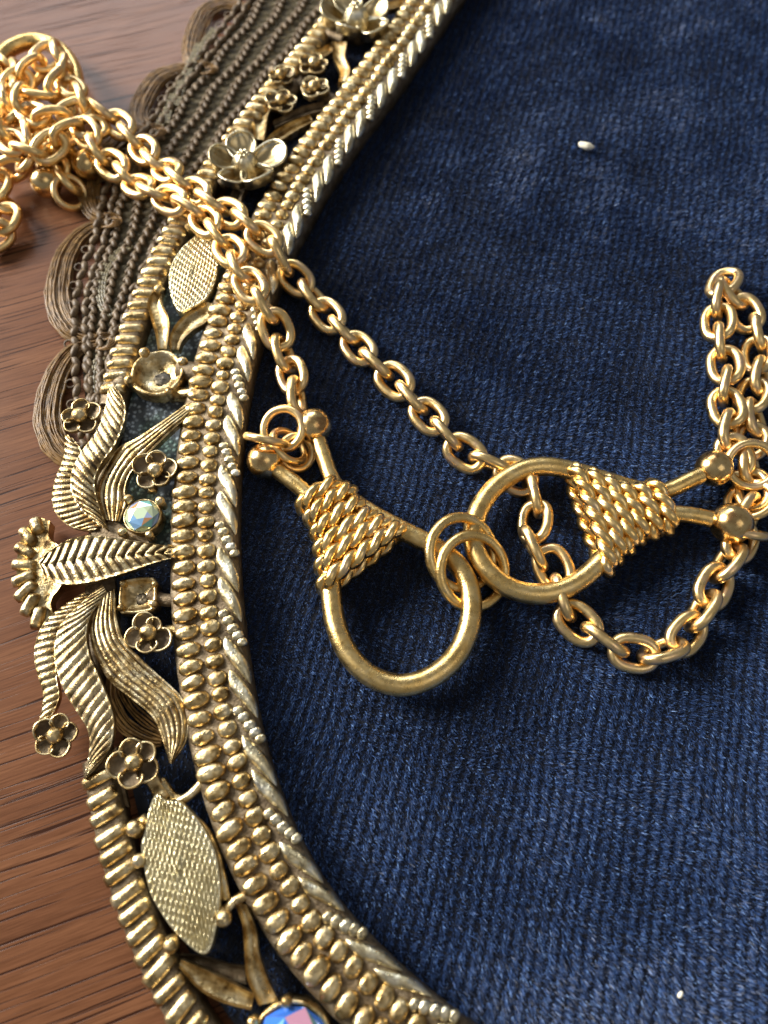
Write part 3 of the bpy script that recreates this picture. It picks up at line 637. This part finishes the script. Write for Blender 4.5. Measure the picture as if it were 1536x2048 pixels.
# ---- empty cups and crystals
def lathe_cup(px, py, z, rpx, prongs, name='empty_cup', square=False):
    s = SC(px, py, z); R = rpx / s; c = P(px, py, z); th = np.linspace(0, 2 * math.pi, 40, endpoint=False)
    sq = 1.0 / np.maximum(np.abs(np.cos(th - .1)), np.abs(np.sin(th - .1))) ** 0.75 * 0.98 if square else 1 + 0.02 * np.cos(th * 5)
    prof = [(1.04, -1.9), (1.05, -0.5), (1.02, 0.0), (0.95, 0.08), (0.88, -0.05), (0.82, -0.5), (0.66, -1.0), (0.40, -1.35), (0.2, -1.42), (0.0, -1.4)]
    g = np.array([np.stack([c[0] + R * a * sq * np.cos(th), c[1] + R * a * sq * np.sin(th), np.full(40, c[2] + b * 0.55 * R ** 0.5) + rng.normal(0, 0.03, 40)], -1) for a, b in prof])
    mbb = MB(); mbb.grid(g, closed_u=True); cup = build(mbb, name, M_frame, frame)
    mbb = MB(); mbb.ball(c + np.array([0.14 * R, -0.08 * R, -0.72 * R ** 0.5]), (0.36 * R, 0.32 * R, 0.12), 12, 6)
    v = mbb.v[0]; v += rng.normal(0, 0.06, v.shape); build(mbb, 'glue_residue', M_dark, cup)
    for a, rr in prongs:
        q = c + np.array([math.cos(a) * R * 1.06, math.sin(a) * R * 1.06, 0.15]); mbb = MB(); mbb.tube(np.array([q - [0, 0, 2.2], q - [0, 0, 0.6], q]), rr, 10); mbb.ball(q, rr * 1.1, 12, 8); build(mbb, 'prong', M_frame, cup)
    return cup
lathe_cup(314, 745, 5.0, 52, [(2.15, 0.75), (0.45, 0.7), (3.5, 0.7), (5.3, 0.6)])
lathe_cup(275, 1190, 4.6, 37, [(2.5, 0.45), (0.6, 0.4), (-0.5, 0.5), (3.9, 0.45)], square=True, name='empty_square_cup')
def crystal(px, py, z, rpx, pal, seed, prongs, film=1):
    s = SC(px, py, z); R = rpx / s; c = P(px, py, z); mats = []
    for i, col in enumerate(pal):
        m, nt, b = newmat('iridescent_crystal'); b.inputs['Base Color'].default_value = (*col, 1); b.inputs['Metallic'].default_value = 0.3; b.inputs['Roughness'].default_value = 0.08
        b.inputs['Coat Weight'].default_value = 1.0; b.inputs['Coat Roughness'].default_value = 0.03
        b.inputs['Thin Film Thickness'].default_value = (330 + 60 * i) * film; b.inputs['Thin Film IOR'].default_value = 1.6
        mats.append(m)
    n = 6; rings = [(0.42, 0.40), (0.80, 0.30), (1.0, 0.02), (1.0, -0.12), (0.5, -0.6)]; v = []
    for k_, (r, h) in enumerate(rings):
        for i in range(n):
            a = (i + 0.5 * (k_ % 2)) * 2 * math.pi / n + 0.2; v.append(c + R * np.array([r * math.cos(a), r * math.sin(a), h]))
    f = [tuple(range(n))]; 
    for k_ in range(len(rings) - 1):
        for i in range(n):
            a, b = k_ * n + i, k_ * n + (i + 1) % n; d_, e = (k_ + 1) * n + i, (k_ + 1) * n + (i + 1) % n
            if k_ % 2 == 0: f += [(a, d_, b), (b, d_, e)]
            else: f += [(a, d_, e), (a, e, b)]
    mbb = MB(); mbb.add(v, f); r_ = random.Random(seed); mbb.m = [r_.randrange(len(pal)) for _ in f]; mbb.m[0] = len(pal) - 1
    th = np.linspace(0, 2 * math.pi, 32, endpoint=False)
    mb2 = MB(); mb2.grid(np.array([np.stack([c[0] + R * a * np.cos(th), c[1] + R * a * np.sin(th), np.full(32, c[2] + R * h)], -1) for a, h in ((1.12, -1.0), (1.12, -0.1), (1.06, 0.0), (0.98, -0.1), (0.9, -0.5))]), closed_u=True)
    st = build(mb2, 'crystal_setting', M_frame, frame); cr = build(mbb, 'crystal', mats, st, smooth=False)
    for (x, y, r) in prongs:
        q = P(x, y, z + 0.3); s2 = SC(x, y, z); mb2 = MB(); mb2.ball(q, r / s2, 12, 8); mb2.tube(np.array([q - [0, 0, 2.0], q]), 0.8 * r / s2, 8); build(mb2, 'prong', M_frame, st)
    return cr
crystal(284, 1031, 5.0, 34, [(0.30, 0.55, 0.85), (0.30, 0.70, 0.62), (0.70, 0.80, 0.50), (0.85, 0.42, 0.18), (0.50, 0.60, 0.88), (0.75, 0.90, 0.62)], 4, [(257, 998, 10), (320, 1002, 10), (299, 1070, 9), (245, 1065, 10)])
crystal(582, 2104, 4.8, 80, [(0.03, 0.16, 0.75), (0.06, 0.22, 0.80), (0.28, 0.62, 0.68), (0.04, 0.18, 0.78), (0.70, 0.35, 0.48), (0.35, 0.65, 0.75)], 3, [(573, 2003, 12), (505, 2044, 11)], film=0)

# ------------------------------------------------------------------ the necklace
neck = empty('chain_necklace', P(800, 1100, VZ)); tag(neck, 'gold chain necklace with rope-wrapped horseshoe clasps lying across the frame and velvet', 'necklace')
def link_mesh(name, ln, wd, r, gap, mat, k=10, m=36):
    a = np.linspace(0, 2 * math.pi, m, endpoint=False); hl, hw = ln / 2 - r, wd / 2 - r
    e = 0.82; p = np.stack([hl * np.sign(np.cos(a)) * np.abs(np.cos(a)) ** e, hw * np.sign(np.sin(a)) * np.abs(np.sin(a)) ** e, 0.12 * np.sin(2 * a)], -1)
    mbb = MB(); t, n, b = frames(p, True); n = np.cross(t, (0, 0, 1.0)); n /= np.linalg.norm(n, axis=1, keepdims=True); b = np.cross(t, n)
    q = np.arange(k) / k * 2 * math.pi; v = p[:, None] + r * (np.cos(q)[None, :, None] * n[:, None] + np.sin(q)[None, :, None] * b[:, None])
    mbb.add(v, [(i * k + j, i * k + (j + 1) % k, ((i + 1) % m) * k + (j + 1) % k, ((i + 1) % m) * k + j) for i in range(m) for j in range(k)])
    return mbb.mesh(name, mat, origin=(0, 0, 0))[0]
LINKS = [link_mesh('link', 7.0, 5.3, 0.74, 0, M_chain), link_mesh('link', 6.8, 5.2, 0.72, 0, M_chain), link_mesh('link', 7.1, 5.4, 0.75, 0, M_chain)]
def chain(pts, pitch=3.95, a0=0.35, a1=-1.15, jit=0.14, start=0.0, dense=10):
    p = resample(catmull(PP(pts), dense), step=0.1); d_ = np.arange(len(p)) * 0.1; s = start; k_ = 0
    t, _, _ = frames(p)
    while s < d_[-1]:
        i = int(s / 0.1); i = min(i, len(p) - 1); i2 = min(i + 15, len(p) - 1); i3 = max(i - 15, 0)
        tt = p[i2] - p[i3]; tt /= np.linalg.norm(tt) + 1e-9
        sd = np.cross((0, 0, 1), tt); sd /= np.linalg.norm(sd) + 1e-9; up = np.cross(tt, sd)
        a = (a0 if k_ % 2 == 0 else a1) + rng.normal(0, jit); y = sd * math.cos(a) + up * math.sin(a); z = np.cross(tt, y)
        place('link', random.choice(LINKS), p[i], neck, rot=np.stack([tt, y, z], 1)); s += pitch * (1 + rng.normal(0, 0.02)); k_ += 1
def lz(pts, z): return [(x, y, z) for x, y in pts]
chainA = [(170, 262, 6.5), (185, 283, 6.0), (208, 316, 5.2), (244, 345, 5.0), (270, 368, 5.8), (319, 390, 7.2), (360, 410, 7.6), (400, 432, 7.6), (430, 464, 7.9), (470, 515, 8.2), (500, 570, 8.3), (530, 612, 7.4), (551, 655, 5.8), (569, 711, 4.4), (590, 768, 4.2), (594, 812, 4.6), (590, 835, 4.8)]
chainB = [(205, 225, 6.0), (231, 243, 5.6), (273, 285, 5.2), (319, 330, 5.8), (350, 352, 7.0), (394, 387, 7.6), (433, 413, 7.8), (487, 445, 8.2), (520, 472, 8.4), (553, 500, 7.6), (579, 545, 5.0), (624, 587, 3.9), (654, 630, 3.6), (696, 670, 3.5), (728, 708, 3.5), (774, 748, 3.5), (813, 785, 3.5), (846, 820, 3.5), (890, 866, 3.5), (936, 910, 3.4), (985, 928, 3.2), (1028, 950, 3.0), (1064, 985, 3.0), (1070, 1045, 3.4), (1066, 1095, 3.4), (1102, 1125, 3.2), (1120, 1180, 2.9), (1148, 1238, 3.2), (1200, 1272, 3.4), (1250, 1302, 3.4), (1312, 1306, 3.4), (1366, 1276, 3.4), (1402, 1226, 3.5), (1425, 1180, 3.6), (1452, 1130, 3.6), (1478, 1090, 3.6), (1495, 1050, 3.6)]
chain(chainA, a0=0.25, a1=-1.2, start=0.5)
chain(chainB, a0=-1.2, a1=0.3)
chainC = [(1448, 566, 4.2), (1436, 596, 4.4), (1437, 645, 4.2), (1440, 690, 4.2), (1452, 740, 4.2), (1448, 792, 4.4), (1461, 842, 4.6), (1458, 885, 4.6), (1472, 920, 4.2), (1480, 960, 3.6)]
chainD = [(1452, 572, 4.6), (1474, 598, 4.4), (1494, 634, 4.0), (1516, 668, 3.8), (1516, 712, 3.8), (1522, 756, 3.8), (1502, 802, 3.8), (1512, 852, 3.8), (1498, 900, 3.6), (1500, 950, 3.6), (1508, 1000, 3.6), (1490, 1040, 3.4)]
chain(chainC, a0=0.4, a1=-1.0); chain(chainD, a0=-0.9, a1=0.5, start=1.5)

# ---- clasps
def rope_coil(a, b, zc, hgt, r, name, parent, turns=None):
    A = P(a[0], a[1], zc + hgt * 0.55); B = P(b[0], b[1], zc + hgt * 0.55); mid = (A + B) / 2; half = np.linalg.norm((B - A)) / 2 - r; ex = (B - A) / np.linalg.norm(B - A)
    ey = np.array([0, 0, 1.0]); mid[2] = zc
    a_ = np.linspace(0, 2 * math.pi, 200, endpoint=False)
    ce = np.sign(np.cos(a_)) * np.abs(np.cos(a_)) ** 0.6; se = np.sign(np.sin(a_)) * np.abs(np.sin(a_)) ** 0.75
    p = mid + ex * (half * ce)[:, None] + ey * (hgt * se)[:, None]
    p = np.vstack([p, p[:1]]); p = resample(p, n=int(np.linalg.norm(np.diff(p, axis=0), axis=1).sum() / 0.16)); p = p[:-1]
    ax = np.cross(ex, ey); t = np.roll(p, -1, 0) - np.roll(p, 1, 0); t /= np.linalg.norm(t, axis=1, keepdims=True); n = np.cross(t, ax); n /= np.linalg.norm(n, axis=1, keepdims=True)
    m = len(p); length = m * 0.16; turns = max(3, round(length / 4.8)); mbb = MB(); rs = r * 0.60
    ph = np.arange(m) / m * turns * 2 * math.pi
    for q in range(2):
        c = p + (n * np.cos(ph + q * math.pi)[:, None] + ax * np.sin(ph + q * math.pi)[:, None]) * (r - rs) * 1.05
        k_ = 7; tt = np.roll(c, -1, 0) - np.roll(c, 1, 0); tt /= np.linalg.norm(tt, axis=1, keepdims=True); nn = np.cross(tt, ax); nn /= np.linalg.norm(nn, axis=1, keepdims=True); bb_ = np.cross(tt, nn)
        an = np.arange(k_) / k_ * 2 * math.pi; v = c[:, None] + rs * (np.cos(an)[None, :, None] * nn[:, None] + np.sin(an)[None, :, None] * bb_[:, None])
        mbb.add(v, [(i * k_ + j, i * k_ + (j + 1) % k_, ((i + 1) % m) * k_ + (j + 1) % k_, ((i + 1) % m) * k_ + j) for i in range(m) for j in range(k_)])
    return build(mbb, name, M_rope, parent)
def clasp(barpx, zc, balls, rows, rr=1.36, rball=2.55, rrope=1.2, hgt=2.1, rend=1.15):
    p = resample(catmull(PP([(x, y, z if (z := (q[2] if len(q) > 2 else zc)) else zc) for q in barpx for x, y in [q[:2]]]), 10), n=220)
    u = np.linspace(0, 1, 220); d_ = np.minimum(u, 1 - u); r = np.interp(d_, [0, 0.14, 0.24, 0.5], [rend, rend, rr, rr * 1.04])
    mbb = MB(); mbb.tube(p, r, 20); cl = build(mbb, 'horseshoe_clasp', M_clasp, neck)
    for x, y, z, k_ in balls:
        mbb = MB(); c = P(x, y, z); mbb.ball(c, rball * k_, 32, 20); build(mbb, 'ball', M_ball, cl)
    for a, b in rows: rope_coil(a, b, zc, hgt, rrope, 'rope_coil', cl)
    return cl
ZC = 4.3
rowsL = [((591, 1018), (686, 955)), ((607, 1044), (714, 966)), ((620, 1074), (732, 992)), ((626, 1107), (757, 1014)), ((628, 1141), (784, 1028)), ((632, 1180), (815, 1041))]
clL = clasp([(530, 922), (562, 946), (616, 992), (646, 1060), (660, 1130), (663, 1190), (672, 1250), (697, 1308), (740, 1351), (795, 1370), (850, 1360), (900, 1326), (931, 1277), (943, 1222), (936, 1168), (910, 1124), (866, 1092), (815, 1066), (758, 1035), (705, 1000), (668, 965), (645, 905), (628, 852)], ZC,
      [(530, 922, ZC + 0.1, 1), (628, 852, ZC + 0.3, 1)], rowsL)
rowsR = [((1143, 918), (1228, 1150)), ((1176, 927), (1247, 1126)), ((1206, 940), (1270, 1106)), ((1236, 955), (1292, 1086)), ((1268, 958), (1319, 1076)), ((1297, 952), (1349, 1066))]
clR = clasp([(1428, 937, ZC + .6), (1385, 958, ZC + .5), (1330, 982), (1280, 978), (1210, 960), (1150, 943), (1095, 933), (1045, 940), (995, 970), (960, 1015), (947, 1065), (955, 1110), (985, 1152), (1030, 1180), (1085, 1188), (1140, 1172), (1185, 1140), (1225, 1095), (1270, 1052), (1330, 1030), (1380, 1030, ZC + .4), (1463, 1047, ZC + .6)], ZC,
      [(1428, 937, ZC + .6, 1), (1463, 1047, ZC + .8, 1.1)], rowsR)
rowsP = [((38, 262), (112, 236)), ((44, 276), (124, 248)), ((52, 290), (138, 262)), ((62, 304), (146, 276)), ((70, 318), (152, 290))]
clP = clasp([(92, 365), (86, 335), (76, 300), (52, 275), (12, 240), (-18, 190), (-12, 135), (20, 98), (70, 82), (118, 98), (148, 138), (152, 185), (140, 230), (132, 270), (140, 300), (158, 318), (174, 330)], 3.4,
      [(92, 365, 3.0, 1), (174, 330, 3.4, .95)], rowsP)
# ---- jump rings
def ring_at(c, R, r, normal, mat=M_clasp, name='jump_ring', k=12, m=48, sq=1.0, axis=None):
    nrm = np.asarray(normal, float); nrm /= np.linalg.norm(nrm); e1 = np.cross(nrm, (0.3, 1, 0.2)); e1 /= np.linalg.norm(e1); e2 = np.cross(nrm, e1)
    a = np.linspace(0, 2 * math.pi, m, endpoint=False); p = np.asarray(c) + R * (np.cos(a)[:, None] * e1 + np.sin(a)[:, None] * e2)
    mbb = MB(); mbb.tube(p, r, k, closed=True); return build(mbb, name, mat, neck)
ring_at(P(946, 1142, ZC + 0.1), 4.75, 0.74, (0.40, -0.33, 1.0)); ring_at(P(924, 1106, ZC + 0.5), 4.75, 0.74, (0.44, -0.30, 1.0))
ring_at(P(566, 858, 5.4), 2.9, 0.62, (-0.25, -0.35, 1), M_chain); ring_at(P(533, 880, 6.0), 2.7, 0.6, (0.35, 1.5, 0.75), M_chain)
ring_at(P(578, 893, 4.0), 2.7, 0.6, (0.7, 0.3, 0.8), M_chain); ring_at(P(594, 905, 3.6), 2.4, 0.58, (0.5, -0.5, 0.9), M_chain)
ring_at(P(1503, 930, 5.2), 3.1, 0.62, (-0.2, -0.3, 1), M_chain); ring_at(P(1500, 1000, 4.0), 2.9, 0.6, (-0.6, 0.3, 1), M_chain)
ring_at(P(1490, 1065, 4.2), 2.6, 0.6, (0.2, 1, .6), M_chain); ring_at(P(140, 385, 2.2), 2.6, 0.6, (0.6, -0.3, 0.7), M_chain)
# ---- the heap at the far end
chain([(-30, 215, 3), (10, 190, 5), (55, 150, 6), (100, 110, 6.6), (122, 108, 7), (118, 160, 7.2), (90, 190, 7.2), (60, 185, 7.4), (50, 215, 7.4), (95, 240, 7.4), (140, 225, 7.6), (165, 215, 7.2), (150, 185, 7.0), (130, 160, 6.8)], jit=0.4)
chain([(-30, 150, 4), (5, 165, 5.5), (20, 205, 6.5), (12, 240, 7), (20, 280, 7), (50, 300, 7), (85, 305, 7), (115, 280, 7.4), (150, 262, 7), (185, 255, 6.4)], jit=0.4, start=1)
chain([(-25, 280, 3), (5, 270, 5), (40, 250, 6), (60, 300, 5.6), (40, 330, 4.6), (10, 345, 3.6), (-10, 385, 2.8), (14, 420, 2.6), (0, 465, 2.4), (-30, 480, 2.4)], jit=0.3)
chain([(-20, 120, 2.2), (15, 128, 2.2), (30, 160, 3), (60, 210, 4), (30, 240, 4.5), (-20, 255, 4)], jit=0.3)
chain([(110, 330, 3.0), (128, 352, 2.4), (145, 372, 2.2)], jit=0.3)

# ------------------------------------------------------------------ specks on the velvet
def speck(px, py, z, a, b, c, rot, label, mat=M_crumb):
    mbb = MB(); mbb.ball((0, 0, 0), (a, b, c), 16, 10); v = mbb.v[0]; v *= 1 + 0.14 * fbm(v[:, 0] * 3, v[:, 1] * 3 + v[:, 2] * 4, 4, int(px))[:, None]
    v[:, 1] += 0.12 * v[:, 0] ** 2; cr, sr = math.cos(rot), math.sin(rot); v[:] = v @ np.array([[cr, sr, 0], [-sr, cr, 0], [0, 0, 1]]) + P(px, py, z)
    return tag(build(mbb, 'crumb', mat), label, 'crumb')
speck(1172, 292, 2.5, 1.35, 0.75, 0.6, -0.35, 'cream coloured grain shaped crumb lying on bare navy velvet')
speck(1361, 1990, 2.25, 0.42, 0.28, 0.25, 0.8, 'tiny greenish white fleck of lint on navy velvet')
